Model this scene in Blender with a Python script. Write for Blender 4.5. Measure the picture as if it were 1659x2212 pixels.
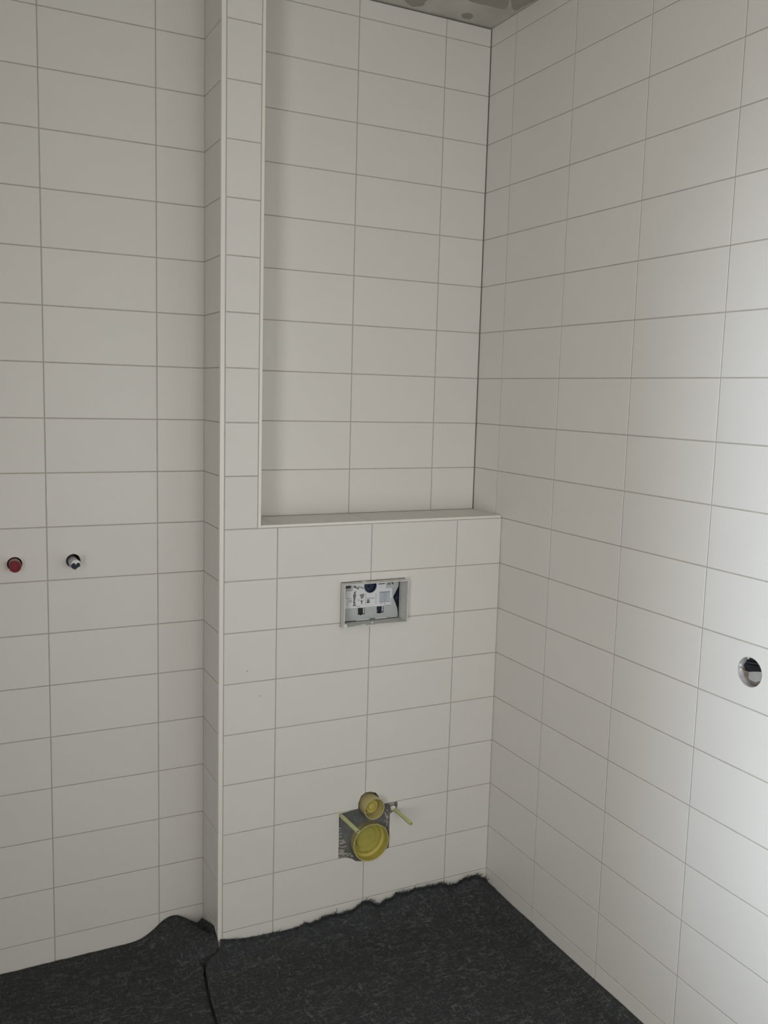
import bpy, bmesh, math, random
from mathutils import Vector, Matrix, noise
from mathutils.geometry import tessellate_polygon

for o in list(bpy.data.objects):
    bpy.data.objects.remove(o)
S = bpy.context.scene
COL = S.collection
random.seed(7)

# ------------------------------------------------------------ camera
cam_d = bpy.data.cameras.new('camera')
cam = bpy.data.objects.new('camera', cam_d)
COL.objects.link(cam)
S.camera = cam
W, H, F = 1659.0, 2212.0, 1955.47
cam.location = (-1.6358, -2.6054, 1.5926)
cam.rotation_euler = (1.4455, -0.0278, -0.4639)
cam_d.sensor_fit = 'VERTICAL'
cam_d.sensor_height = 36.0
cam_d.sensor_width = 27.0
cam_d.lens = F / H * 36.0
cam_d.shift_x = -10.95 / H
cam_d.shift_y = -10.19 / H
cam_d.clip_start = 0.02

# ------------------------------------------------------------ daylight
world = bpy.data.worlds.new('overcast_sky')
S.world = world
world.use_nodes = True
bg = world.node_tree.nodes['Background']
bg.inputs['Color'].default_value = (1.0, 0.988, 0.967, 1)
bg.inputs['Strength'].default_value = 7.7
LEFT_X, FRONT_Y = -2.45, -3.4
# openings: one in the left wall, a small one in the wall behind the camera
DOOR_Y0, DOOR_Y1, DOOR_Z0, DOOR_Z1 = -3.3, -2.2, 0.25, 2.1
WIN_X0, WIN_X1, WIN_Z0, WIN_Z1 = -0.90, -0.15, 0.90, 1.62


def portal(name, loc, rot, w, h):
    d = bpy.data.lights.new(name, 'AREA')
    d.shape = 'RECTANGLE'
    d.size, d.size_y = w, h
    d.cycles.is_portal = True
    o = bpy.data.objects.new(name, d)
    COL.objects.link(o)
    o.location, o.rotation_euler = loc, rot


portal('opening_portal', (LEFT_X - 0.11, (DOOR_Y0 + DOOR_Y1) / 2, (DOOR_Z0 + DOOR_Z1) / 2), (0, math.radians(-90), 0), DOOR_Z1 - DOOR_Z0, DOOR_Y1 - DOOR_Y0)
portal('window_portal', ((WIN_X0 + WIN_X1) / 2, FRONT_Y - 0.11, (WIN_Z0 + WIN_Z1) / 2), (math.radians(90), 0, 0), WIN_X1 - WIN_X0, WIN_Z1 - WIN_Z0)
# low hazy daylight that falls through the opening onto the near end of the right wall
sun_d = bpy.data.lights.new('hazy_sun', 'SUN')
sun_d.energy = 2.8
sun_d.angle = math.radians(17)
sun_d.color = (0.74, 0.87, 1.0)
sun = bpy.data.objects.new('hazy_sun', sun_d)
COL.objects.link(sun)
sun.rotation_euler = Vector((2.45, 1.0, -0.06)).to_track_quat('-Z', 'Y').to_euler()

S.view_settings.view_transform = 'Standard'
S.view_settings.look = 'None'
S.view_settings.exposure = -0.11
S.view_settings.gamma = 1.0
S.view_settings.use_curve_mapping = False
S.cycles.max_bounces = 16
S.cycles.diffuse_bounces = 12
S.cycles.use_denoising = True


# ------------------------------------------------------------ materials
def srgb(r, g, b):
    f = lambda c: (c / 255 / 12.92) if c / 255 <= 0.04045 else ((c / 255 + 0.055) / 1.055) ** 2.4
    return (f(r), f(g), f(b), 1)


def mat(name, col, rough=0.5, metal=0.0, var=0.0, scale=40.0, bump=0.0, bscale=200.0, objvar=0.0, spec=0.5):
    m = bpy.data.materials.new(name)
    m.use_nodes = True
    nt = m.node_tree
    b = nt.nodes['Principled BSDF']
    b.inputs['Base Color'].default_value = col
    b.inputs['Roughness'].default_value = rough
    b.inputs['Metallic'].default_value = metal
    b.inputs['Specular IOR Level'].default_value = spec
    tc = nt.nodes.new('ShaderNodeTexCoord')
    if var or objvar:
        n = nt.nodes.new('ShaderNodeTexNoise')
        n.inputs['Scale'].default_value = scale
        n.inputs['Detail'].default_value = 5
        nt.links.new(tc.outputs['Object'], n.inputs['Vector'])
        mr = nt.nodes.new('ShaderNodeMapRange')
        mr.inputs[1].default_value = 0.25
        mr.inputs[2].default_value = 0.75
        mr.inputs[3].default_value = 1 - var
        mr.inputs[4].default_value = 1 + var
        nt.links.new(n.outputs['Fac'], mr.inputs[0])
        val = mr.outputs[0]
        if objvar:
            oi = nt.nodes.new('ShaderNodeObjectInfo')
            m2 = nt.nodes.new('ShaderNodeMapRange')
            m2.inputs[3].default_value = 1 - objvar
            m2.inputs[4].default_value = 1 + objvar
            nt.links.new(oi.outputs['Random'], m2.inputs[0])
            mm = nt.nodes.new('ShaderNodeMath')
            mm.operation = 'MULTIPLY'
            nt.links.new(val, mm.inputs[0])
            nt.links.new(m2.outputs[0], mm.inputs[1])
            val = mm.outputs[0]
        hs = nt.nodes.new('ShaderNodeHueSaturation')
        hs.inputs['Color'].default_value = col
        nt.links.new(val, hs.inputs['Value'])
        nt.links.new(hs.outputs['Color'], b.inputs['Base Color'])
    if bump:
        n2 = nt.nodes.new('ShaderNodeTexNoise')
        n2.inputs['Scale'].default_value = bscale
        n2.inputs['Detail'].default_value = 3
        nt.links.new(tc.outputs['Object'], n2.inputs['Vector'])
        bp = nt.nodes.new('ShaderNodeBump')
        bp.inputs['Strength'].default_value = bump
        bp.inputs['Distance'].default_value = 0.001
        nt.links.new(n2.outputs['Fac'], bp.inputs['Height'])
        nt.links.new(bp.outputs['Normal'], b.inputs['Normal'])
    return m


M = {}
M['tile'] = mat('white_satin_tile', (0.74, 0.726, 0.695, 1), 0.42, var=0.012, scale=9, bump=0.06, bscale=260, objvar=0.012, spec=0.4)
M['grout'] = mat('grey_grout', (0.44, 0.415, 0.375, 1), 0.9, var=0.12, scale=30, bump=0.2, bscale=900)
M['profile'] = mat('cream_edge_profile', (0.83, 0.81, 0.76, 1), 0.35)
M['plain'] = mat('plain_wall_plaster', (0.34, 0.31, 0.27, 1), 0.9, var=0.08, scale=5)
M['board'] = mat('grey_sheet_board', (0.14, 0.145, 0.14, 1), 0.55, var=0.3, scale=60, bump=0.2, bscale=150)
M['mortar'] = mat('pale_mortar', (0.42, 0.40, 0.36, 1), 0.95, var=0.2, scale=120, bump=0.6, bscale=400)
M['plaster'] = mat('white_plaster', (0.66, 0.64, 0.59, 1), 0.95, var=0.1, scale=150, bump=0.5, bscale=400)
M['frame'] = mat('pale_grey_plastic', (0.66, 0.665, 0.65, 1), 0.45, var=0.06, scale=60)
M['cover'] = mat('cool_grey_cover_plastic', (0.44, 0.48, 0.48, 1), 0.5, var=0.04, scale=60)
M['paper'] = mat('white_label_paper', (0.74, 0.76, 0.79, 1), 0.7)
M['paper_blue'] = mat('pale_blue_print', (0.47, 0.53, 0.58, 1), 0.7)
M['paper_grey'] = mat('light_grey_print', (0.50, 0.52, 0.53, 1), 0.7)
M['ink'] = mat('dark_grey_ink', (0.055, 0.06, 0.07, 1), 0.7)
M['ink_mid'] = mat('mid_grey_ink', (0.20, 0.21, 0.22, 1), 0.7)
M['ink_blue'] = mat('blue_grey_ink', (0.22, 0.27, 0.33, 1), 0.7)
M['navy'] = mat('navy_blue_tank_plastic', (0.008, 0.012, 0.050, 1), 0.45, var=0.15, scale=50)
M['black'] = mat('black_plastic_and_gap_shade', (0.008, 0.009, 0.012, 1), 0.5)
M['yellow'] = mat('yellow_cap_plastic', (0.50, 0.435, 0.105, 1), 0.5, var=0.08, scale=50)
M['yellow_dull'] = mat('dull_yellow_plastic', (0.42, 0.385, 0.09, 1), 0.55, var=0.1, scale=60)
M['cream'] = mat('cream_yellow_plastic', (0.56, 0.49, 0.235, 1), 0.5, var=0.06, scale=60)
M['sleeve'] = mat('pale_green_sleeve', (0.50, 0.53, 0.27, 1), 0.5, var=0.06, scale=80)
M['red'] = mat('red_plug_plastic', (0.19, 0.005, 0.013, 1), 0.6, var=0.15, scale=120)
M['pink'] = mat('pinkish_pipe_end', (0.40, 0.24, 0.225, 1), 0.5, var=0.1, scale=80)
M['blue'] = mat('dark_blue_plug_plastic', (0.004, 0.013, 0.036, 1), 0.6)
M['pipe'] = mat('milky_pipe_plastic', (0.42, 0.44, 0.47, 1), 0.3, var=0.1, scale=60)
M['white'] = mat('white_tape', (0.74, 0.74, 0.72, 1), 0.5)
M['chrome'] = mat('bright_box_rim', (0.55, 0.54, 0.55, 1), 0.3, 0.2, var=0.25, scale=80)
M['brown'] = mat('brown_mortar', (0.16, 0.125, 0.10, 1), 0.85, var=0.35, scale=90, bump=0.5, bscale=200)
M['greypatch'] = mat('grey_box_floor', (0.33, 0.335, 0.32, 1), 0.6, var=0.08, scale=60)
M['screed'] = mat('grey_screed', (0.22, 0.21, 0.20, 1), 0.95, var=0.15, scale=12)


def felt_material():
    m = bpy.data.materials.new('dark_grey_fibre_felt')
    m.use_nodes = True
    nt = m.node_tree
    b = nt.nodes['Principled BSDF']
    b.inputs['Roughness'].default_value = 1.0
    b.inputs['Specular IOR Level'].default_value = 0.1
    tc = nt.nodes.new('ShaderNodeTexCoord')

    def nz(scale, detail, dist, vec):
        n = nt.nodes.new('ShaderNodeTexNoise')
        n.inputs['Scale'].default_value = scale
        n.inputs['Detail'].default_value = detail
        n.inputs['Distortion'].default_value = dist
        nt.links.new(vec, n.inputs['Vector'])
        return n.outputs['Fac']

    def stretch(rot, sc):
        mp = nt.nodes.new('ShaderNodeMapping')
        mp.inputs['Rotation'].default_value = (0, 0, rot)
        mp.inputs['Scale'].default_value = sc
        nt.links.new(tc.outputs['Object'], mp.inputs['Vector'])
        return mp.outputs['Vector']

    def ramp(src, a, c):
        r = nt.nodes.new('ShaderNodeMapRange')
        r.inputs[1].default_value = a
        r.inputs[2].default_value = c
        nt.links.new(src, r.inputs[0])
        return r.outputs[0]

    def mth(op, x, y):
        q = nt.nodes.new('ShaderNodeMath')
        q.operation = op
        for i, v in enumerate((x, y)):
            if isinstance(v, float):
                q.inputs[i].default_value = v
            else:
                nt.links.new(v, q.inputs[i])
        return q.outputs[0]
    # three sets of drawn-out fibres lying in different directions, plus clumps
    f1 = ramp(nz(92, 4, 1.3, stretch(0.25, (0.36, 1, 1))), 0.55, 0.74)
    f2 = ramp(nz(112, 4, 1.2, stretch(-0.7, (1, 0.34, 1))), 0.56, 0.74)
    f3 = ramp(nz(80, 4, 1.5, stretch(-0.45, (0.4, 1, 1))), 0.57, 0.76)
    fl = mth('MAXIMUM', mth('MAXIMUM', f1, f2), f3)
    clump = ramp(nz(9, 5, 0.4, tc.outputs['Object']), 0.3, 0.7)
    fine = ramp(nz(330, 3, 0.5, tc.outputs['Object']), 0.3, 0.75)
    fac = mth('MULTIPLY', fl, mth('ADD', 0.35, mth('MULTIPLY', clump, 0.65)))
    fac = mth('ADD', mth('MULTIPLY', fac, 0.62), mth('MULTIPLY', fine, 0.22))
    cr = nt.nodes.new('ShaderNodeValToRGB')
    cr.color_ramp.elements[0].color = (0.029, 0.032, 0.033, 1)
    cr.color_ramp.elements[0].position = 0.0
    cr.color_ramp.elements[1].color = (0.205, 0.220, 0.224, 1)
    cr.color_ramp.elements[1].position = 1.0
    nt.links.new(fac, cr.inputs['Fac'])
    nt.links.new(cr.outputs['Color'], b.inputs['Base Color'])
    bp = nt.nodes.new('ShaderNodeBump')
    bp.inputs['Strength'].default_value = 0.8
    bp.inputs['Distance'].default_value = 0.003
    nt.links.new(fac, bp.inputs['Height'])
    nt.links.new(bp.outputs['Normal'], b.inputs['Normal'])
    return m


M['felt'] = felt_material()
M['fibre'] = mat('felt_fibre', (0.04, 0.045, 0.048, 1), 1.0)


M['ceiling'] = mat('pale_filler_ceiling', (0.52, 0.505, 0.46, 1), 0.95, var=0.14, scale=9, bump=0.3, bscale=60)
M['concrete'] = mat('bare_grey_concrete', (0.32, 0.305, 0.265, 1), 0.95, var=0.12, scale=14, bump=0.4, bscale=90)


# ------------------------------------------------------------ helpers
def tag(o, label=None, cat=None, kind=None, group=None):
    if label: o['label'] = label
    if cat: o['category'] = cat
    if kind: o['kind'] = kind
    if group: o['group'] = group
    return o


def empty(name, loc, label, cat, kind=None, group=None):
    o = bpy.data.objects.new(name, None)
    COL.objects.link(o)
    o.location = loc
    o.empty_display_size = 0.05
    return tag(o, label, cat, kind, group)


def link(name, mesh, parent=None):
    o = bpy.data.objects.new(name, mesh)
    COL.objects.link(o)
    if parent is not None:
        o.parent = parent
        o.matrix_parent_inverse = base_inverse(parent)
    return o


def base_inverse(p):
    # meshes carry world coordinates; only an Empty at a thing's base is moved
    return Matrix.Translation(-p.location) if p.type == 'EMPTY' else Matrix.Identity(4)


def to_obj(name, bm, material, parent=None, smooth=False):
    """one mesh object whose vertices are given in world metres"""
    bmesh.ops.recalc_face_normals(bm, faces=bm.faces[:])
    me = bpy.data.meshes.new(name)
    bm.to_mesh(me)
    bm.free()
    mats = material if isinstance(material, (list, tuple)) else [material]
    for m in mats:
        me.materials.append(m)
    if smooth:
        for p in me.polygons:
            p.use_smooth = True
        me.set_sharp_from_angle(angle=math.radians(35))
    o = bpy.data.objects.new(name, me)
    COL.objects.link(o)
    if parent is not None:
        o.parent = parent
        o.matrix_parent_inverse = base_inverse(parent)
    return o


def box(bm, x0, x1, y0, y1, z0, z1, bevel=0.0):
    g = bmesh.ops.create_cube(bm, size=1.0)
    for v in g['verts']:
        v.co = Vector(((x0 + x1) / 2 + v.co.x * (x1 - x0), (y0 + y1) / 2 + v.co.y * (y1 - y0), (z0 + z1) / 2 + v.co.z * (z1 - z0)))
    if bevel:
        es = {e for v in g['verts'] for e in v.link_edges}
        bmesh.ops.bevel(bm, geom=list(es), offset=bevel, segments=2, affect='EDGES', profile=0.6)


def prism(bm, pts, axis, a0, a1):
    """extrude a 2D outline along an axis; pts are (x,z) for 'y', (y,z) for 'x', (x,y) for 'z'"""
    def P(u, v, a):
        return {'y': (u, a, v), 'x': (a, u, v), 'z': (u, v, a)}[axis]
    lo = [bm.verts.new(P(u, v, a0)) for u, v in pts]
    hi = [bm.verts.new(P(u, v, a1)) for u, v in pts]
    n = len(pts)
    for i in range(n):
        j = (i + 1) % n
        bm.faces.new((lo[i], lo[j], hi[j], hi[i]))
    for tri in tessellate_polygon([[Vector((u, v, 0)) for u, v in pts]]):
        bm.faces.new([lo[i] for i in tri])
        bm.faces.new([hi[i] for i in tri])


def lathe_y(bm, cx, cz, prof, seg=48, jitter=0.0):
    """revolve (radius, y) pairs about the y axis through (cx, cz)"""
    rings = []
    for r, y in prof:
        if r < 1e-6:
            rings.append([bm.verts.new((cx, y, cz))])
        else:
            rings.append([bm.verts.new((cx + r * math.cos(2 * math.pi * k / seg), y, cz + r * math.sin(2 * math.pi * k / seg))) for k in range(seg)])
    for a, b in zip(rings, rings[1:]):
        for k in range(seg):
            l = (k + 1) % seg
            if len(a) == 1 and len(b) == 1:
                continue
            if len(a) == 1:
                bm.faces.new((a[0], b[k], b[l]))
            elif len(b) == 1:
                bm.faces.new((a[k], a[l], b[0]))
            else:
                bm.faces.new((a[k], a[l], b[l], b[k]))


def circle(cx, cz, r, n=40):
    return [(cx + r * math.cos(2 * math.pi * i / n), cz + r * math.sin(2 * math.pi * i / n)) for i in range(n)]


def lump(bm, c, size, seed, sub=2, rough=0.35):
    g = bmesh.ops.create_icosphere(bm, subdivisions=sub, radius=1.0)
    for v in g['verts']:
        k = 1 + rough * noise.noise(v.co * 1.6 + Vector((seed * 3.1, seed * 1.7, 0)))
        v.co = Vector((c[0] + v.co.x * size[0] * k, c[1] + v.co.y * size[1] * k, c[2] + v.co.z * size[2] * k))


def cutter(pts, axis, a0, a1):
    bm = bmesh.new()
    prism(bm, pts, axis, a0, a1)
    bmesh.ops.recalc_face_normals(bm, faces=bm.faces[:])
    me = bpy.data.meshes.new('cutter')
    bm.to_mesh(me)
    bm.free()
    return me


def cut(obj, meshes):
    """cut real holes in a mesh object (boolean baked into its own mesh)"""
    tmp = []
    for k, me in enumerate(meshes):
        c = bpy.data.objects.new('cut_tool', me)
        COL.objects.link(c)
        md = obj.modifiers.new('hole', 'BOOLEAN')
        md.operation = 'DIFFERENCE'
        md.solver = 'EXACT'
        md.object = c
        tmp.append(c)
    bpy.context.view_layer.update()
    dg = bpy.context.evaluated_depsgraph_get()
    me = bpy.data.meshes.new_from_object(obj.evaluated_get(dg))
    obj.modifiers.clear()
    old = obj.data
    obj.data = me
    if old.users == 0:
        bpy.data.meshes.remove(old)
    for c in tmp:
        bpy.data.objects.remove(c)


# ------------------------------------------------------------ measured layout (metres)
Zr = [0.0, 0.1518, 0.3029, 0.4539, 0.6046, 0.7549, 0.9044, 1.0541, 1.2027, 1.3518, 1.5005, 1.6496, 1.7991, 1.9489,
      2.0993, 2.2491, 2.3992, 2.55, 2.7011]
FLOOR = -0.090
CEIL = 2.7595
D = -0.1771            # front of the boxed-in cistern wall
XL = -0.932            # its left return
SHELF = 1.2102
TW = 0.3017
J = 0.0014             # half a joint
GR = 0.0010            # grout lies this far behind the tile faces

# ------------------------------------------------------------ tiles
tile_cache = {}


def tile_mesh(w, h):
    key = (round(w, 4), round(h, 4))
    if key in tile_cache:
        return tile_cache[key]
    b = 0.0008
    bm = bmesh.new()
    def ring(ins, z):
        a, c = w / 2 - ins, h / 2 - ins
        return [bm.verts.new((x, y, z)) for x, y in ((-a, -c), (a, -c), (a, c), (-a, c))]
    r0, r1, r2 = ring(0, -0.005), ring(0, -b), ring(b, 0)
    for p, q in ((r0, r1), (r1, r2)):
        for i in range(4):
            j = (i + 1) % 4
            bm.faces.new((p[i], p[j], q[j], q[i]))
    bm.faces.new(r2)
    bm.faces.new(r0[::-1])
    me = bpy.data.meshes.new('tile')
    bm.to_mesh(me)
    bm.free()
    me.materials.append(M['tile'])
    tile_cache[key] = me
    return me


AX = {'-y': (Vector((1, 0, 0)), Vector((0, 0, 1)), Vector((0, -1, 0))),
      '-x': (Vector((0, -1, 0)), Vector((0, 0, 1)), Vector((-1, 0, 0))),
      '+x': (Vector((0, 1, 0)), Vector((0, 0, 1)), Vector((1, 0, 0))),
      '+z': (Vector((1, 0, 0)), Vector((0, 1, 0)), Vector((0, 0, 1)))}
rt = random.Random(3)


def lay(parent, face, plane, us, vs, j0=J, j1=J):
    """lay tiles between the joint lines us (along the wall) and vs; j0/j1: joint at the two ends of each row"""
    U, V, N = AX[face]
    out = []
    s = U.x + U.y
    for a, b in zip(us, us[1:]):
        for c, d in zip(vs, vs[1:]):
            ia = j0 if a == us[0] else J
            ib = j1 if b == us[-1] else J
            a2, b2, c2, d2 = min(a, b) + (ia if a < b else ib), max(a, b) - (ib if a < b else ia), c + J, d - J
            if b2 - a2 < 0.004 or d2 - c2 < 0.004:
                continue
            o = link('tile', tile_mesh(b2 - a2, d2 - c2), parent)
            m = (a2 + b2) / 2
            lift = rt.uniform(-0.0001, 0.0001)
            if face == '-y':
                loc = Vector((m, plane, (c2 + d2) / 2))
            elif face == '+z':
                loc = Vector((m, (c2 + d2) / 2, plane))
            else:
                loc = Vector((plane, m, (c2 + d2) / 2))
            R = Matrix((U, V, N)).transposed().to_4x4()
            o.matrix_basis = Matrix.Translation(loc + N * lift) @ R
            o['_r'] = 1
            out.append(((a2, b2, c2, d2), o))
            del o['_r']
    return out


def cut_tiles(tiles, bounds, tool, face, plane):
    """cut the tiles that a hole touches"""
    x0, x1, z0, z1 = bounds
    for (a, b, c, d), o in tiles:
        if a < x1 and b > x0 and c < z1 and d > z0:
            o.data = o.data.copy()
            cut(o, tool)


# ============================================================ ROOM SHELL
# back wall (left stretch, behind the casing, and the recess above it are one plane)
RED, BLUE = (-1.4513, 1.1058), (-1.2998, 1.1060)
wb = bmesh.new()
box(wb, LEFT_X - 0.2, -0.0024, GR, 0.045, FLOOR - 0.1, CEIL - 0.0050)
wall_back = to_obj('wall_back', wb, M['grout'])
tag(wall_back, 'white tiled back wall behind the casing, with the red and blue supply stubs', 'wall', 'structure')
holes_back = [cutter(circle(*RED, 0.0192), 'y', -0.03, 0.2), cutter(circle(*BLUE, 0.0190), 'y', -0.03, 0.2)]
cut(wall_back, holes_back)
bm = bmesh.new()
bm.from_mesh(wall_back.data)
box(bm, LEFT_X - 0.2, 0.2, 0.075, 0.15, FLOOR - 0.1, CEIL + 0.1)
bm.to_mesh(wall_back.data)
bm.free()
rows_all = [FLOOR] + Zr + [CEIL - 0.0015]
xs = [LEFT_X] + [-1.3681 - TW * k for k in (3, 2, 1)] + [-1.3681, -1.0669, -0.9300]
tl = lay(wall_back, '-y', 0.0, xs, rows_all)
cut_tiles(tl, (RED[0] - .019, RED[0] + .019, RED[1] - .019, RED[1] + .019), holes_back[:1], '-y', 0)
cut_tiles(tl, (BLUE[0] - .019, BLUE[0] + .019, BLUE[1] - .019, BLUE[1] + .019), holes_back[1:], '-y', 0)
lay(wall_back, '-y', 0.0, [-0.812, -0.7658, -0.4641, -0.1657, 0.0], [SHELF] + Zr[9:] + [CEIL - 0.0040], j1=0.0028)

# right wall
BOX = (-1.2003, 0.9885)
wr = bmesh.new()
box(wr, GR, 0.10, FRONT_Y - 0.3, 0.2, FLOOR - 0.1, CEIL + 0.1)
wall_right = to_obj('wall_right', wr, M['grout'])
tag(wall_right, 'long white tiled right wall with a round hole near the frame edge', 'wall', 'structure')
hole_box = [cutter(circle(*BOX, 0.0345, 48), 'x', -0.05, 0.06)]
cut(wall_right, hole_box)
ys = [0.0, -0.1387, -0.4386, -0.7467, -1.0512] + [-1.0512 - TW * k for k in range(1, 8)] + [FRONT_Y]
tr = lay(wall_right, '-x', 0.0, ys, [FLOOR] + Zr + [CEIL - 0.002])
cut_tiles(tr, (BOX[0] - .034, BOX[0] + .034, BOX[1] - .034, BOX[1] + .034), hole_box, '-x', 0)

# boxed-in cistern casing with the tall narrow column at its left
PX0, PX1, PZ0, PZ1 = -0.5645, -0.3478, 0.8928, 1.0292      # opening for the flush plate
plate_hole = [(PX0, PZ0), (PX1, PZ0), (PX1, PZ1), (PX0, PZ1)]
void = [(-.5533, .2995), (-.4880, .3030), (-.4885, .3226), (-.4792, .3447), (-.4644, .3536), (-.4480, .3530), (-.4289, .3463), (-.4184, .3312),
        (-.4080, .3020), (-.3506, .3017), (-.3500, .2846), (-.3620, .2740), (-.3766, .2653), (-.3770, .1518), (-.3976, .1450), (-.4250, .1300),
        (-.4734, .1274), (-.4936, .1318), (-.5050, .1420), (-.5164, .1464), (-.5265, .1510), (-.5524, .1530)]
wc = bmesh.new()
prism(wc, [(XL + GR, FLOOR - 0.1), (-0.0003, FLOOR - 0.1), (-0.0003, SHELF - GR), (-0.8155 - GR, SHELF - GR), (-0.8155 - GR, CEIL + 0.05), (XL + GR, CEIL + 0.05)], 'y', D + GR, GR + 0.001)
wall_casing = to_obj('wall_casing', wc, M['grout'])
tag(wall_casing, 'white tiled boxed-in cistern casing with a ledge and a narrow column', 'wall', 'structure')
tool_plate = cutter(plate_hole, 'y', D - 0.05, D + 0.09)
tool_void = cutter(void, 'y', D - 0.05, D + 0.09)
cut(wall_casing, [tool_plate, tool_void])
tc_ = lay(wall_casing, '-y', D, [-0.9216, -0.7647, -0.4650, -0.1664, 0.0], [FLOOR] + Zr[:8] + [1.2026], j0=0.0014, j1=0.0022)
cut_tiles(tc_, (PX0, PX1, PZ0, PZ1), [tool_plate], '-y', D)
cut_tiles(tc_, (-.554, -.349, .127, .354), [tool_void], '-y', D)
lay(wall_casing, '-y', D, [-0.9216, -0.8250], [1.2026] + Zr[9:] + [CEIL - 0.0015], j0=0.0014, j1=0.0008)
lay(wall_casing, '-x', XL, [0.0, D + 0.008], rows_all, j0=0.0016, j1=0.0008)
lay(wall_casing, '+x', -0.8155, [D + 0.008, 0.0], [SHELF] + Zr[9:] + [CEIL - 0.0015])
lay(wall_casing, '+z', SHELF, [-0.8140, -0.7647, -0.4645, -0.1660, 0.0], [D + 0.0085, 0.0])

# edge profiles
bm = bmesh.new()
box(bm, -0.9352, -0.9228, D - 0.0006, D + 0.0105, FLOOR, CEIL - 0.001, 0.0018)
tag(to_obj('trim_1', bm, M['profile']), 'long cream edge profile on the outer left corner of the casing', 'edge profile', 'structure')
bm = bmesh.new()
box(bm, -0.8236, -0.8152, D - 0.0006, D + 0.0105, 1.2030, CEIL - 0.001, 0.0012)
tag(to_obj('trim_2', bm, M['profile']), 'cream edge profile on the column edge above the ledge', 'edge profile', 'structure')
bm = bmesh.new()
box(bm, -0.8148, -0.0040, D - 0.0006, D + 0.0085, 1.2036, SHELF + 0.0006, 0.0010)
tag(to_obj('trim_3', bm, M['profile']), 'horizontal cream edge profile along the front of the ledge', 'edge profile', 'structure')

# ceiling, floor, remaining walls (behind and beside the camera)
bm = bmesh.new()
box(bm, LEFT_X - 0.2, 0.2, FRONT_Y - 0.3, 0.2, CEIL, CEIL + 0.2)
ceiling = to_obj('ceiling', bm, M['ceiling'])
tag(ceiling, 'pale filled ceiling with bare darker concrete patches', 'ceiling', 'structure')
PATCH = [[(-.352, -.069), (-.292, -.104), (-.277, -.06), (-.276, -.033), (-.293, -.015), (-.321, -.024)],
         [(-.215, -.167), (-.157, -.260), (-.097, -.236), (-.051, -.165), (-.046, -.142), (-.062, -.135), (-.11, -.135), (-.154, -.132)],
         [(-.09, -.24), (-.06, -.30), (-.012, -.300), (-.004, -.238), (-.006, -.195), (-.009, -.157), (-.02, -.149), (-.047, -.177)],
         [(-.138, -.039), (-.126, -.06), (-.106, -.053), (-.096, -.03), (-.111, -.016)],
         [(-.62, -.26), (-.45, -.33), (-.37, -.26), (-.42, -.17), (-.56, -.15)], [(-.50, -.75), (-.28, -.86), (-.09, -.70), (-.14, -.46), (-.38, -.42)]]
for pts in PATCH:
    sm = []
    n_ = len(pts)
    for i in range(n_):                                    # rounded, slightly wavy outline
        p0, p1, p2, p3 = (Vector(pts[(i + q - 1) % n_]) for q in range(4))
        for q in range(6):
            u = q / 6
            c = 0.5 * ((2 * p1) + (p2 - p0) * u + (2 * p0 - 5 * p1 + 4 * p2 - p3) * u * u + (3 * p1 - p0 - 3 * p2 + p3) * u ** 3)
            sm.append((min(c.x + 0.004 * noise.noise(Vector((c.x * 60, c.y * 60, 1))), -0.002), min(c.y + 0.004 * noise.noise(Vector((c.x * 60, c.y * 60, 5))), -0.002)))
    bm = bmesh.new()
    prism(bm, sm, 'z', CEIL - 0.0006, CEIL + 0.002)
    to_obj('concrete_patch', bm, M['concrete'], ceiling)
bm = bmesh.new()
box(bm, LEFT_X - 0.2, 0.2, FRONT_Y - 0.3, 0.2, FLOOR - 0.2, FLOOR)
tag(to_obj('floor', bm, M['screed']), 'bare grey floor under the dark felt', 'floor', 'structure')
bm = bmesh.new()
box(bm, LEFT_X - 0.1, LEFT_X, DOOR_Y1, 0.1, FLOOR - 0.1, CEIL + 0.1)
box(bm, LEFT_X - 0.1, LEFT_X, FRONT_Y - 0.1, DOOR_Y0, FLOOR - 0.1, CEIL + 0.1)
box(bm, LEFT_X - 0.1, LEFT_X, DOOR_Y0, DOOR_Y1, DOOR_Z1, CEIL + 0.1)
box(bm, LEFT_X - 0.1, LEFT_X, DOOR_Y0, DOOR_Y1, FLOOR - 0.1, DOOR_Z0)
tag(to_obj('wall_left', bm, M['plain']), 'plain plastered wall to the left of the camera with a large opening', 'wall', 'structure')
bm = bmesh.new()
box(bm, LEFT_X - 0.1, WIN_X0, FRONT_Y - 0.1, FRONT_Y, FLOOR - 0.1, CEIL + 0.1)
box(bm, WIN_X1, 0.1, FRONT_Y - 0.1, FRONT_Y, FLOOR - 0.1, CEIL + 0.1)
box(bm, WIN_X0, WIN_X1, FRONT_Y - 0.1, FRONT_Y, FLOOR - 0.1, WIN_Z0)
box(bm, WIN_X0, WIN_X1, FRONT_Y - 0.1, FRONT_Y, WIN_Z1, CEIL + 0.1)
tag(to_obj('wall_front', bm, M['plain']), 'plain plastered wall behind the camera with an open window hole', 'wall', 'structure')

# ============================================================ FELT FLOOR COVER
def sstep(a, b, x):
    t = max(0.0, min(1.0, (x - a) / (b - a)))
    return t * t * (3 - 2 * t)


def interp(pts, x):
    if x <= pts[0][0]: return pts[0][1]
    for (a, b), (c, d) in zip(pts, pts[1:]):
        if x <= c: return b + (d - b) * (x - a) / (c - a)
    return pts[-1][1]


def nz(x, y, s, seed=0.0):
    return noise.noise(Vector((x * s, y * s, seed)))


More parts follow.
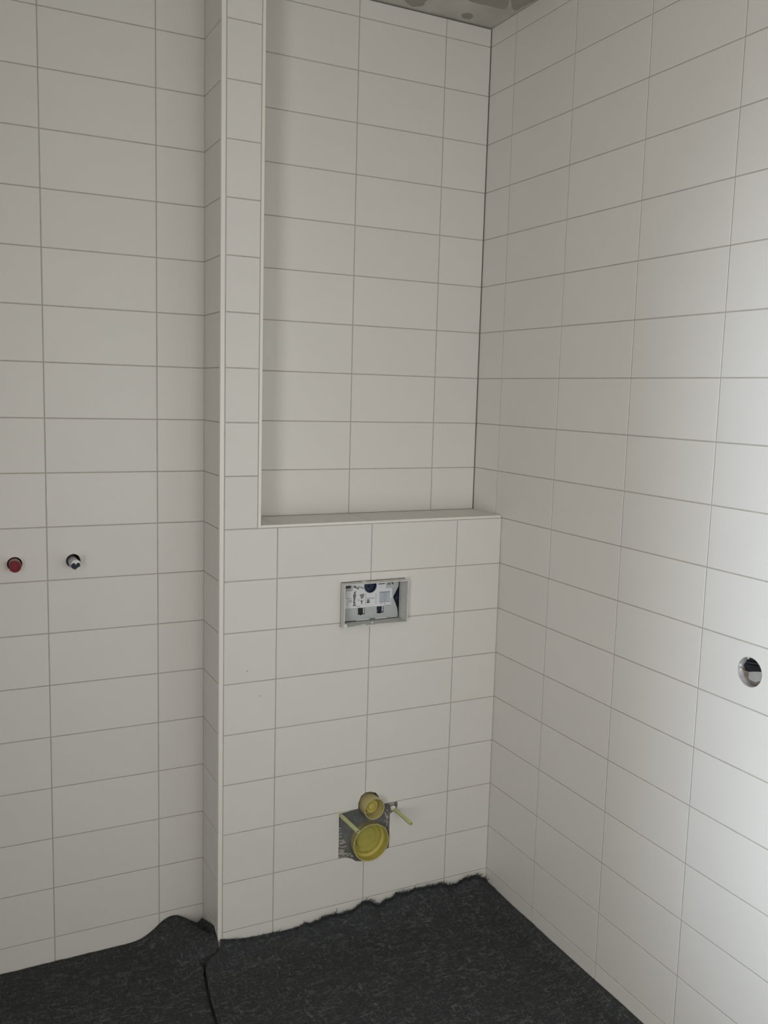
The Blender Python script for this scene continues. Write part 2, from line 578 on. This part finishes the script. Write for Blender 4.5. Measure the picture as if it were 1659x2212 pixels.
# ragged upper edge of the right-hand sheet where it is pushed up against the casing (x, height)
RAG = [(-.94, -.030), (-.9286, -.012), (-.905, -.020), (-.86, -.030), (-.807, -.033), (-.7187, -.0376), (-.68, -.037), (-.6659, -.030), (-.645, -.034),
       (-.597, -.024), (-.5339, -.0288), (-.50, -.024), (-.4704, -.0068), (-.455, -.006), (-.4376, -.0147), (-.4125, -.0318), (-.388, -.0219), (-.362, -.018),
       (-.352, -.006), (-.343, -.0039), (-.333, -.012), (-.30, -.010), (-.2703, -.0049), (-.23, -.010), (-.1828, -.0115), (-.165, -.017), (-.1558, -.0255),
       (-.122, -.0265), (-.105, -.015), (-.0933, -.012), (-.075, -.016), (-.0476, -.011), (-.03, -.022), (-.0098, -.032), (0, -.040)]
SEAM = [(-3.2, -1.10), (-0.80, -1.055), (-0.60, -1.030), (-.4624, -1.0168), (-.362, -1.0075), (-.30, -.9985), (-.249, -.9915), (-.225, -.982), (-.2119, -.9700), (-.200, -.9450), (-.194, -.9332), (-.184, -.930)]


def felt_grid(name, rows, parent=None):
    bm = bmesh.new()
    vs = [[bm.verts.new(p) for p in r] for r in rows]
    for a, b in zip(vs, vs[1:]):
        for i in range(len(a) - 1):
            bm.faces.new((a[i], a[i + 1], b[i + 1], b[i]))
    bmesh.ops.recalc_face_normals(bm, faces=bm.faces[:])
    if sum(f.normal.z for f in bm.faces) < 0:
        bmesh.ops.reverse_faces(bm, faces=bm.faces[:])
    me = bpy.data.meshes.new(name)
    bm.to_mesh(me)
    bm.free()
    me.materials.append(M['felt'])
    for p in me.polygons:
        p.use_smooth = True
    o = bpy.data.objects.new(name, me)
    COL.objects.link(o)
    sd = o.modifiers.new('thickness', 'SOLIDIFY')
    sd.thickness = 0.005
    sd.offset = -1
    return o


NX = 300


def rag(x):
    return interp(RAG, x) + (0.0045 * nz(x, 0, 95, 1.3) + 0.004 * nz(x, 0, 230, 4.1) + 0.003 * nz(x, 0, 520, 7.7)) * (0.3 + 0.7 * sstep(-0.72, -0.6, x))


rows = []
ylist = [-0.1835 - 0.0022 * k for k in range(8)]
while ylist[-1] > -0.34: ylist.append(ylist[-1] - 0.006)
while ylist[-1] > -0.60: ylist.append(ylist[-1] - 0.015)
while ylist[-1] > FRONT_Y + 0.1: ylist.append(ylist[-1] - 0.05)
for y in ylist:
    xl = interp(SEAM, y)
    dy = -0.1835 - y
    row = []
    for i in range(NX + 1):
        x = xl + (-0.0035 - xl) * i / NX
        fl = -0.0655 + 0.019 * sstep(-0.05, 0.0, x) * sstep(0.0, 0.05, dy) + 0.0035 * nz(x, y, 6, 3) + 0.0015 * nz(x, y, 30, 5) + 0.0010 * nz(x, y, 90, 8)
        fl += 0.006 * math.exp(-((x - xl) / 0.03) ** 2) * sstep(0.05, 0.12, dy)          # the free edge stands up a little
        wid = 0.055 + 0.020 * nz(x, 0, 9, 6)
        z = fl + (rag(x) - fl) * (0.75 * math.exp(-(dy / wid) ** 1.5) + 0.25 * math.exp(-dy / 0.012))
        z += 0.003 * nz(x, y, 45, 9) * math.exp(-(dy - 0.03) ** 2 / 0.0012)
        row.append((x, y, max(z, -0.069)))
    rows.append(row)
felt_r = felt_grid('felt_sheet', rows)
tag(felt_r, 'dark grey felt floor cover with ragged edge pushed up against the casing', 'floor cover', None, 'felt sheets on the floor')


# loose fibres along that ragged edge
def strand(bm, p, d, ln, w, seed):
    q = Vector(p)
    side = Vector((1, 0, 0)) if abs(d.x) < 0.7 else Vector((0, 0, 1))
    prev = None
    v = d.normalized()
    n = 4
    for k in range(n + 1):
        r = w * (1 - 0.75 * k / n)
        s = v.cross(Vector((0, 1, 0)))
        s = s.normalized() if s.length > 1e-3 else side
        ring = [bm.verts.new(q + s * r), bm.verts.new(q - s * r * 0.5 + Vector((0, -r, 0))), bm.verts.new(q - s * r * 0.5 + Vector((0, r * 0.6, 0)))]
        if prev:
            for i in range(3):
                bm.faces.new((prev[i], prev[(i + 1) % 3], ring[(i + 1) % 3], ring[i]))
        prev = ring
        v = (v + Vector((rf.uniform(-.5, .5), rf.uniform(-.3, .1), rf.uniform(-.5, .3)))).normalized()
        q = q + v * (ln / n)
        q.y = min(q.y, -0.1795)


rf = random.Random(11)
bm = bmesh.new()
for k in range(1300):
    x = -0.925 + 0.915 * rf.random()
    dens = 0.25 + 0.75 * sstep(-0.75, -0.5, x)
    if rf.random() > dens: continue
    z = rag(x) - rf.uniform(0, 0.012)
    strand(bm, (x, -0.1865 - rf.uniform(0, 0.004), z), Vector((rf.uniform(-.7, .7), rf.uniform(-.3, 0), rf.uniform(0.4, 1.2))), rf.uniform(0.008, 0.024), rf.uniform(0.0007, 0.0018), k)
fb = to_obj('loose_fibres', bm, M['fibre'], felt_r)
fb['kind'] = 'stuff'

# left-hand sheet, with a fold humped up in the corner beside the casing
A2, B2 = Vector((-1.035, 0.004)), Vector((-0.944, -0.165))
NXL = 170
rows = []
ylist = [-0.006 - 0.008 * k for k in range(0, 52)]
y = ylist[-1]
while y > FRONT_Y + 0.1:
    y -= 0.05
    ylist.append(y)
for y in ylist:
    xr = -0.9375 if y > -0.19 else interp(SEAM, y) - 0.0055
    row = []
    for i in range(NXL + 1):
        t = i / NXL
        x = LEFT_X + 0.01 + (xr - LEFT_X - 0.01) * (1 - (1 - t) ** 2.2)
        p = Vector((x, y))
        ab = B2 - A2
        s = max(0, min(1, (p - A2).dot(ab) / ab.dot(ab)))
        dist = (p - (A2 + ab * s)).length
        front = 1.0 if (p - A2).cross(ab) > 0 else 0.0
        hgt = (0.058 + 0.004 * s) * math.exp(-(dist / 0.060) ** 2)
        hgt *= 1 - 0.35 * math.exp(-((s - 0.5) / 0.18) ** 2) * 0.3
        z = -0.0715 + hgt + 0.0022 * nz(x, y, 7, 1) + 0.0012 * nz(x, y, 35, 2)
        # second small crease in front of the fold
        z += 0.010 * math.exp(-(((x + 1.06) * 0.8 + (y + 0.10) * 0.6) / 0.02) ** 2 - ((x + 1.03) ** 2 + (y + 0.12) ** 2) / 0.006)
        z -= 0.0 if y < -0.2 else 0.012 * math.exp(-((x + 0.937) / 0.03) ** 2) * math.exp(-((y + 0.07) / 0.05) ** 2)
        if x > -0.99 and y < -0.196: z = min(z, -0.0725 + 0.05 * math.exp(-((y + 0.165) / 0.03) ** 2))
        if y > -0.16:                                      # edge turned up along the casing's return
            edge = interp([(-.16, -.030), (-.145, -.012), (-.125, .000), (-.06, -.024), (-.012, -.042), (0, -.048)], y) + 0.002 * nz(y, 0, 120, 3)
            z = max(z, edge - (0.9 + 1.7 * sstep(-0.03, -0.09, y)) * (-0.9375 - x))
        if y < -0.19: z -= 0.0 * sstep(xr - 0.03, xr - 0.005, x)
        row.append((x, y, max(z, -0.082)))
    rows.append(row)
felt_l = felt_grid('felt_sheet', rows)
tag(felt_l, 'dark grey felt floor cover with a humped fold left of the casing corner', 'floor cover', None, 'felt sheets on the floor')

# ============================================================ SUPPLY STUBS (left)
def supply_red():
    t = empty('water_supply_stub', (RED[0], 0, RED[1]), 'red capped water supply stub sticking out of the back wall', 'pipe stub', None, 'supply stubs on the back wall')
    bm = bmesh.new()
    lathe_y(bm, *RED, [(0.0, 0.05), (0.0150, 0.05), (0.0150, -0.024), (0.0145, -0.026), (0.0, -0.026)], 32)
    to_obj('pipe', bm, M['pink'], t, True)
    bm = bmesh.new()
    lathe_y(bm, RED[0] - 0.0016, RED[1] - 0.0012, [(0.0, -0.020), (0.0152, -0.020), (0.0154, -0.038), (0.0142, -0.040), (0.0098, -0.040), (0.0092, -0.0375), (0.0, -0.0375)], 16)
    to_obj('plug', bm, M['red'], t, False)
    return t


def supply_blue():
    t = empty('water_supply_stub', (BLUE[0], 0, BLUE[1]), 'milky water supply stub with a dark blue plug and torn white tape', 'pipe stub', None, 'supply stubs on the back wall')
    bm = bmesh.new()
    cx, cz = BLUE[0] - 0.001, BLUE[1] - 0.003
    lathe_y(bm, cx, cz, [(0.0, 0.05), (0.0136, 0.05), (0.0136, -0.048), (0.0130, -0.050), (0.0116, -0.050), (0.0112, -0.047), (0.0, -0.047)], 32)
    to_obj('pipe', bm, M['pipe'], t, True)
    bm = bmesh.new()
    lathe_y(bm, cx - 0.0005, cz + 0.0006, [(0.0, -0.046), (0.0116, -0.046), (0.0116, -0.0515), (0.0108, -0.0525), (0.0, -0.0525)], 24)
    to_obj('plug', bm, M['blue'], t, True)
    bm = bmesh.new()
    pts = [(-.012, .0010), (-.0105, .0085), (-.005, .0135), (.004, .0140), (.0105, .0105), (.0125, .0040), (.0085, .0058), (.0035, .0062), (.0015, .0018), (-.0010, .0022), (-.0030, .0068), (-.0075, .0055)]
    prism(bm, [(cx + u * 1.02, cz + v * 1.06) for u, v in pts], 'y', -0.0536, -0.0522)
    to_obj('tape_flap', bm, M['white'], t)
    bm = bmesh.new()
    pts = [(.001, -.0108), (.0045, -.0072), (.0085, -.0050), (.0105, -.0058), (.0085, -.0092), (.005, -.0115)]
    prism(bm, [(cx + u, cz + v) for u, v in pts], 'y', -0.0536, -0.0522)
    to_obj('tape_flap', bm, M['white'], t)
    return t


supply_red()
supply_blue()

# ============================================================ FLUSH PLATE OPENING
FX0, FX1, FZ0, FZ1 = -0.5635, -0.3492, 0.8950, 1.0272
YF, YB = D - 0.027, D + 0.036
fp = empty('flush_plate_frame', ((FX0 + FX1) / 2, D, FZ0), 'pale plastic mounting frame with printed cover in the casing, above the drain', 'flush plate frame')
bm = bmesh.new()
t_ = 0.0028
box(bm, FX0, FX0 + t_, YF, YB, FZ0, FZ1, 0.0006)
box(bm, FX1 - t_, FX1, YF, YB, FZ0, FZ1, 0.0006)
box(bm, FX0 + t_, FX1 - t_, YF, YB, FZ0, FZ0 + t_, 0.0006)
box(bm, FX0 + t_, FX1 - t_, YF, YB, FZ1 - t_, FZ1, 0.0006)
box(bm, FX0 - 0.0008, FX0 + 0.0105, YF - 0.0012, YF + 0.002, FZ0 - 0.002, FZ0 + 0.012, 0.0005)   # thickened foot of the left side
to_obj('frame_sleeve', bm, M['frame'], fp)
# tank face behind
YP = D + 0.024
bm = bmesh.new()
box(bm, FX0 + t_, FX1 - t_, YP + 0.010, YP + 0.013, FZ0 + t_, FZ1 - t_)
to_obj('tank_face', bm, M['navy'], fp)
ux = lambda x: (1.0074 * x + 12.1) / 1000      # millimetres measured on the wall face -> on the cover
uz = lambda z: (1.0074 * z - 11.8) / 1000
bm = bmesh.new()
lathe_y(bm, ux(-371), uz(966), [(0.0, YP + 0.002), (0.0055, YP + 0.0025), (0.0062, YP + 0.010)], 24)
to_obj('tank_boss', bm, M['navy'], fp, True)
bm = bmesh.new()
lathe_y(bm, ux(-463.2), uz(1006), [(0.0, YP + 0.003), (0.0018, YP + 0.003), (0.0022, YP + 0.010)], 16)
to_obj('tank_boss', bm, M['navy'], fp, True)
# black strips as painted shade in the gap below and right of the cover
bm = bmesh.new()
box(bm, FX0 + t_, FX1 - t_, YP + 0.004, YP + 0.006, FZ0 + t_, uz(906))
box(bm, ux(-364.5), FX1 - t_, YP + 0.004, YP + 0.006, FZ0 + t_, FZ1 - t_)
to_obj('gap_shade', bm, M['black'], fp)
# cover plate, cut to the wavy outline, with the round notch and two clip openings
bm = bmesh.new()
out = [(-562, 906.5), (-366.4, 905.2), (-367.0, 920), (-369.5, 934), (-376.5, 951), (-382.5, 964), (-384.2, 969), (-382, 976), (-375.5, 987), (-368.5, 999), (-366.8, 1003), (-366.6, 1020.5),
       (-442.8, 1020.5)]
n = 18
c0, c1, rr = -463.2, 1009.5, 20.6
for k in range(n + 1):
    a = math.radians(12 - 204 * k / n)
    out.append((c0 + rr * math.cos(a), c1 + rr * math.sin(a) * 1.02))
out += [(-483.6, 1020.5), (-562, 1020.5)]
prism(bm, [(ux(a), uz(b)) for a, b in out], 'y', YP, YP + 0.0022)
cover = to_obj('printed_cover', bm, M['cover'], fp)
h1 = [(-503.5, 944.4), (-480.2, 943.0), (-479.8, 924), (-489.5, 922.8), (-494.2, 920.2), (-497.5, 923.6), (-504.6, 923.8), (-502.0, 930), (-503.2, 934)]
h2 = [(-440.0, 944.2), (-416.2, 943.0), (-416.0, 924), (-425.5, 922.8), (-430.0, 920.3), (-433.2, 923.0), (-440.8, 923.2), (-438.3, 930), (-440.2, 935)]
cut(cover, [cutter([(ux(a), uz(b)) for a, b in h], 'y', YP - 0.02, YP + 0.02) for h in (h1, h2)])


def flat(name, polys, m, off, parent=cover):
    """flat print on the cover: thin outlines standing off by a hair"""
    bm = bmesh.new()
    for pts in polys:
        prism(bm, [(ux(a), uz(b)) for a, b in pts], 'y', YP - off, YP - off + 0.0004)
    o = to_obj(name, bm, m, parent)
    if len(polys) > 1:
        o['kind'] = 'stuff'          # print too small to pick apart
    return o


def rect(x0, x1, z0, z1):
    return [(x0, z0), (x1, z0), (x1, z1), (x0, z1)]


def line(a, b, w=0.6):
    dx, dz = b[0] - a[0], b[1] - a[1]
    l = math.hypot(dx, dz)
    nx, nz_ = -dz / l * w / 2, dx / l * w / 2
    return [(a[0] + nx, a[1] + nz_), (b[0] + nx, b[1] + nz_), (b[0] - nx, b[1] - nz_), (a[0] - nx, a[1] - nz_)]


# white sticker: the big instruction sheet (with a round cut-out) and the warning sheet
sheet = [(-561, 946.2), (-480, 945.6), (-388.4, 945.2), (-388.6, 998.8), (-410.0, 999.2), (-410.2, 1020), (-441.4, 1020)]
for k in range(n + 1):
    a = math.radians(14 - 208 * k / n)
    sheet.append((c0 + 22.4 * math.cos(a), c1 + 22.4 * math.sin(a)))
sheet += [(-485.2, 1020), (-561, 1020)]
flat('instruction_sheet', [sheet], M['paper'], 0.0004)
bm = bmesh.new()
pr = []
for k in range(n + 1):
    a = math.radians(10 - 200 * k / n)
    pr.append((c0 + 22.0 * math.cos(a), c1 + 22.0 * math.sin(a)))
for k in range(n, -1, -1):
    a = math.radians(10 - 200 * k / n)
    pr.append((c0 + 20.4 * math.cos(a), c1 + 20.4 * math.sin(a)))
bm.free()
flat('notch_ring', [pr], M['paper_grey'], 0.0008)
flat('grey_print', [rect(-546, -521.5, 1000, 1016.4), rect(-534.6, -524.2, 963.2, 972.4), rect(-409.4, -370, 1000.2, 1018)], M['paper_grey'], 0.0007)
flat('blue_print', [rect(-432.4, -395.4, 955.0, 989.4)], M['paper_blue'], 0.0007)
flat('warning_print', [line((-431.1, 987.8), (-397.5, 987.3), 2.6), line((-420, 982.2), (-408, 981.8), 1.8), line((-416, 976.4), (-407.5, 976.0), 1.6),
     line((-425, 972.5), (-405.5, 971.9), .7), line((-420.5, 970.8), (-413.5, 960.2), .8), line((-407.3, 970.4), (-413.5, 960.2), .8), line((-424.6, 972), (-424.4, 958), .6),
     line((-431, 957.6), (-396, 956.6), .9), line((-416.5, 968.0), (-411.2, 967.8), .7)], M['ink_blue'], 0.0010)
flat('small_print', [line((-427.5, 951.6), (-423, 951.4), 2.0), line((-420.5, 951.2), (-417, 951.1), .9), line((-414.5, 951.1), (-410.5, 950.9), 2.0), line((-414, 945.8), (-392, 946.0), 1.0),
     line((-391.5, 968), (-391.3, 948.5), 1.3), line((-443.8, 986), (-443.4, 953), .8), line((-478.6, 987), (-479.0, 952.5), .7), line((-475.2, 972.2), (-448.1, 971.6), 1.5),
     line((-543.6, 976.8), (-522.2, 976.0), 1.0), line((-538.4, 975.5), (-538.0, 953), .8), line((-544.2, 999.6), (-522, 999.6), .8), line((-544, 1000), (-543.8, 977), 1.0),
     line((-510, 949.8), (-496, 950.6), 1.3)], M['ink_mid'], 0.0010)
flat('dark_print', [rect(-545.6, -528.3, 1007.6, 1015.2), line((-436.5, 1014.2), (-414.4, 1014.2), 2.6), rect(-475.2, -464.5, 957.7, 961.2),
     [(-393.5, 1016), (-385.2, 1016), (-385.2, 1007.8)], line((-404.8, 1016), (-404.6, 1007), 1.2)], M['ink'], 0.0010)
# pictogram above the dark bar, and the exploded drawings of the fittings
flat('pictogram', [rect(-474.0, -465.4, 961.6, 968.8), rect(-403.5, -394.5, 1009.5, 1016)], M['ink_mid'], 0.0009)
flat('valve_drawing', [rect(-518.4, -513.0, 987, 995.8), rect(-520.2, -511.0, 978.5, 988.0), rect(-519.4, -512.2, 972.5, 979.2), rect(-518.2, -513.4, 967.4, 973.0), rect(-520.0, -512.6, 960.4, 966.2),
     rect(-517.8, -513.4, 957.0, 961), rect(-520.4, -510.8, 951.6, 957.0), line((-512.8, 999.8), (-512.4, 990), 1.6)], M['ink_mid'], 0.0009)
flat('valve_drawing', [rect(-519.2, -515.6, 968.2, 970.8), rect(-519.4, -514.6, 951.8, 953.8), rect(-519.6, -517.6, 980, 986), rect(-519.6, -516.0, 962.0, 965.2)], M['ink'], 0.0012)
flat('fitting_drawing', [[(-499.8, 984.6), (-494.5, 986.8), (-483.0, 987.2), (-485.2, 979.4), (-487.0, 973.0), (-494.8, 973.2), (-495.4, 981.6), (-498, 982.4)], rect(-493.6, -489.8, 957.4, 966.2),
     rect(-494.6, -488.8, 963.4, 966.4), line((-505.5, 968.6), (-483.5, 967.4), .7), line((-503.6, 972.6), (-503.2, 966.6), 1.3), line((-491.6, 957), (-488.6, 953.4), 1.2)], M['ink_mid'], 0.0009)
dd = []
for cx_, cz_, r_ in ((-516.0, 1011.2, 4.3), (-505.4, 1005.8, 4.0), (-512.0, 1008.6, 2.6)):
    dd.append(circle(cx_, cz_, r_, 14))
flat('spare_part_drawing', dd + [line((-503, 1010.8), (-484.5, 1003.2), 2.2), line((-499, 1008.0), (-490, 1008.4), 1.3)], M['ink_mid'], 0.0009)
# clips inside the two openings
for q, hx in enumerate((-483.4, -419.8)):
    bm = bmesh.new()
    box(bm, ux(hx - 1.0), ux(hx + 1.2), YP + 0.0005, YP + 0.006, uz(926.2), uz(942.2))
    to_obj('clip', bm, M['white'], fp)
# dark backing of the left opening and white retaining tabs on the lower edge
bm = bmesh.new()
box(bm, ux(-508), ux(-476), YP + 0.007, YP + 0.009, uz(916), uz(948))
to_obj('clip_backing', bm, M['black'], fp)
for a, b in ((-508, -464.6), (-444.6, -406.5)):
    bm = bmesh.new()
    box(bm, ux(a), ux(b), YP - 0.0022, YP + 0.003, uz(905.4), uz(908.2), 0.0003)
    to_obj('retaining_tab', bm, M['white'], fp)
bm = bmesh.new()
box(bm, ux(-463.5), ux(-447), YP - 0.002, YP + 0.003, uz(903.6), uz(909.4), 0.0005)
to_obj('latch', bm, M['ink_mid'], fp)
# dried plaster on the frame
bm = bmesh.new()
for k, (x, z, y, sx, sy, sz) in enumerate([(-.512, .8985, YF + .003, .014, .004, .0022), (-.497, .8992, YF + .004, .009, .004, .0030), (-.4630, .8995, YF + .014, .0035, .003, .0042),
                                           (-.445, .8982, YF + .004, .012, .004, .0016), (-.425, .8982, YF + .006, .016, .005, .0014), (-.395, .898, YF + .010, .020, .006, .0012)]):
    lump(bm, (x, y, z), (sx, sy, sz), k)
for k, (x, sx, sz) in enumerate([(-.4965, .006, .0045), (-.488, .010, .003), (-.42, .022, .0012), (-.385, .018, .0012)]):
    lump(bm, (x, D - 0.012, FZ1 + 0.0006), (sx, 0.011, sz), 20 + k)
to_obj('plaster_smear', bm, M['plaster'], fp, True)['kind'] = 'stuff'

# ============================================================ DRAIN, FLUSH PIPE, STUDS
YV = D + 0.011
bm = bmesh.new()
box(bm, -0.575, -0.330, YV, YV + 0.004, 0.105, 0.372)
board = to_obj('backing_board', bm, M['board'], wall_casing)
cut(board, [cutter(circle(-0.4465, 0.1895, 0.0605, 56), 'y', D - 0.05, D + 0.09), cutter(circle(-0.4478, 0.3105, 0.034, 40), 'y', D - 0.05, D + 0.09)])
tag(board, 'scratched dark grey board behind the cut-out')
bm = bmesh.new()
rr_ = random.Random(5)
for k in range(9):                                       # combed adhesive left at the lower left
    z = 0.163 + 0.0105 * k
    w = 0.021 if k < 5 else 0.007
    x = -0.5535
    while x < -0.5535 + w:
        s = rr_.uniform(0.003, 0.006)
        lump(bm, (x + s, YV, z + rr_.uniform(-.003, .003)), (s * 1.5, 0.0025, rr_.uniform(.0014, .0042)), k * 7 + x * 100)
        x += s * 1.7
for k in range(14):
    lump(bm, (-0.545 + 0.0035 * k + rr_.uniform(-.003, .003), YV, 0.1555 + rr_.uniform(-.003, .006) - 0.0012 * max(0, k - 5)), (0.004, 0.004, 0.003), k + 40)
for k in range(16):
    lump(bm, (-0.386 + rr_.uniform(-.004, .006), YV, 0.195 + 0.0056 * k), (rr_.uniform(.0015, .0045), 0.002, rr_.uniform(.002, .005)), k + 80)
for k in range(6):
    lump(bm, (-0.366 + rr_.uniform(-.008, .010), YV, 0.288 + rr_.uniform(-.008, .010)), (rr_.uniform(.003, .007), 0.003, rr_.uniform(.002, .005)), k + 120)
ar = to_obj('adhesive_ridges', bm, M['mortar'], board, True)
ar['kind'] = 'stuff'

DC = (-0.4465, 0.1895)
t = empty('drain_connector', (DC[0], D, DC[1]), 'large yellow round drain connector cup low in the casing', 'drain')
bm = bmesh.new()
lathe_y(bm, *DC, [(0.0590, D + 0.040), (0.0596, YV + 0.010), (0.0600, D - 0.006), (0.0612, D - 0.008), (0.0612, D - 0.0135), (0.0602, D - 0.0145), (0.0586, D - 0.0138)], 72)
to_obj('pipe_socket', bm, M['cream'], t, True)
bm = bmesh.new()
lathe_y(bm, *DC, [(0.0587, D - 0.0137), (0.0572, D + 0.012), (0.0572, D + 0.018)], 72)
to_obj('socket_lining', bm, M['yellow'], t, True)
bm = bmesh.new()
lathe_y(bm, *DC, [(0.0574, D + 0.012), (0.0500, D + 0.0140), (0.0488, D + 0.0150), (0.0475, D + 0.026)], 64)
to_obj('inner_ring', bm, M['yellow'], t, True)
bm = bmesh.new()
lathe_y(bm, *DC, [(0.0478, D + 0.026), (0.0362, D + 0.0268), (0.0350, D + 0.0240), (0.0, D + 0.0225)], 64)
to_obj('sealing_cap', bm, M['yellow_dull'], t, True)

FC = (-0.4478, 0.3100)
t = empty('flush_pipe', (FC[0], D, FC[1]), 'small cream yellow flush pipe end with plug, above the large drain cup', 'pipe')
bm = bmesh.new()
lathe_y(bm, *FC, [(0.030, YV + 0.006), (0.0335, YV + 0.004), (0.0335, D - 0.028), (0.0342, D - 0.030), (0.0342, D - 0.0335), (0.0332, D - 0.0345), (0.0320, D - 0.0335), (0.0308, D + 0.004), (0.0205, D + 0.006), (0.0, D + 0.006)], 56)
to_obj('pipe_socket', bm, M['cream'], t, True)
bm = bmesh.new()
lathe_y(bm, *FC, [(0.0225, D + 0.006), (0.0218, D - 0.010), (0.0205, D - 0.0120), (0.0130, D - 0.0120), (0.0125, D - 0.0130), (0.0118, D - 0.0165), (0.0090, D - 0.0185), (0.0, D - 0.0195)], 40)
to_obj('plug', bm, M['yellow'], t, True)


def stud(x, z, tipx, tipz, label):
    t = empty('threaded_stud', (x, D, z), label, 'stud', None, 'studs beside the drain')
    bm = bmesh.new()
    prof = [(0.0062, YV), (0.0062, D - 0.0985), (0.0057, D - 0.1), (0.0040, D - 0.1), (0.0036, D - 0.088), (0.0, D - 0.088)]
    lathe_y(bm, 0, 0, prof, 18)
    for v in bm.verts:
        f = (v.co.y - D) / -0.1
        v.co.x += x + (tipx - x) * f
        v.co.z += z + (tipz - z) * f
    to_obj('sleeve', bm, M['sleeve'], t, True)
    return t


stud(-0.5455, 0.2915, -0.5350, 0.2850, 'pale green sleeved stud sticking out left of the drain cup')
s2 = stud(-0.3620, 0.2800, -0.3535, 0.2735, 'pale green sleeved stud sticking out right of the flush pipe')
bm = bmesh.new()
lump(bm, (-0.3655, D + 0.001, 0.2835), (0.0095, 0.008, 0.0085), 3.3)
to_obj('mortar_collar', bm, M['plaster'], s2, True)

# ============================================================ ROUND WALL BOX (right wall)
def lathe_x(bm, cy, cz, prof, seg=48):
    b2 = bmesh.new()
    lathe_y(b2, 0, 0, prof, seg)
    me = bpy.data.meshes.new('tmp')
    for v in b2.verts:
        v.co = Vector((v.co.y, cy + v.co.x, cz + v.co.z))
    b2.to_mesh(me)
    b2.free()
    bm.from_mesh(me)
    bpy.data.meshes.remove(me)


t = empty('wall_box', (0.0, *BOX), 'round open wall box recessed in the right tiled wall', 'wall box')
bm = bmesh.new()
lathe_x(bm, *BOX, [(0.0345, 0.0045), (0.0340, 0.0004), (0.0332, 0.0006), (0.0326, 0.004), (0.0322, 0.0185)])
to_obj('box_ring', bm, M['chrome'], t, True)
bm = bmesh.new()
lathe_x(bm, *BOX, [(0.0322, 0.0185), (0.0, 0.0185)])
to_obj('box_back', bm, M['black'], t)
# lower filling of brown mortar, with a smooth grey piece on it
bm = bmesh.new()
prism(bm, [(-1.1690, 0.9925), (-1.1715, 0.9830), (-1.1869, 0.9838), (-1.1964, 0.9872), (-1.2310, 0.9960), (-1.2318, 0.9840), (-1.2270, 0.9710), (-1.2160, 0.9610), (-1.2003, 0.9572), (-1.1850, 0.9610), (-1.1745, 0.9700), (-1.1690, 0.9820)], 'x', 0.0140, 0.0184)
to_obj('mortar_fill', bm, M['brown'], t)
bm = bmesh.new()
prism(bm, [(-1.1869, 0.9835), (-1.1964, 0.9871), (-1.2280, 0.9958), (-1.2300, 0.9862), (-1.2230, 0.9740), (-1.2080, 0.9655), (-1.1913, 0.9665), (-1.1877, 0.9699)], 'x', 0.0132, 0.0150)
to_obj('box_floor', bm, M['greypatch'], t)
# black corrugated cable ends in the upper half
for k, (y0, z0, y1, z1) in enumerate(((-1.1735, 0.9960, -1.2240, 1.0035), (-1.1800, 1.0040, -1.2160, 1.0100))):
    bm = bmesh.new()
    prof = []
    for q in range(23):
        prof.append((0.0034 if q % 2 else 0.0040, q / 22))
    prof = [(0.0, 0.0)] + prof + [(0.0, 1.0)]
    lathe_y(bm, 0, 0, prof, 12)
    dirv = Vector((0, y1 - y0, z1 - z0))
    w_ = dirv.normalized().cross(Vector((1, 0, 0)))
    for v in bm.verts:
        v.co = Vector((0.0143, y0, z0)) + dirv * v.co.y + Vector((1, 0, 0)) * v.co.x + w_ * v.co.z
    to_obj('cable', bm, M['black'], t, True)
# bright chips of plaster at the rim
for k, (y, z) in enumerate(((-1.1688, 0.9965), (-1.1702, 0.9850), (-1.1890, 1.0195))):
    bm = bmesh.new()
    lump(bm, (0.006, y, z), (0.004, 0.0025, 0.0040), k + 60, 2, 0.5)
    to_obj('plaster_chip', bm, M['plaster'], t, True)

# two small specks of mortar on the casing tiles
for k, (x, z) in enumerate(((-0.8120, 0.7105), (-0.8520, 0.7890))):
    bm = bmesh.new()
    lump(bm, (x, D, z), (0.0022, 0.0012, 0.0024), k, 1, 0.4)
    to_obj('mortar_speck', bm, M['mortar'], wall_casing, True)
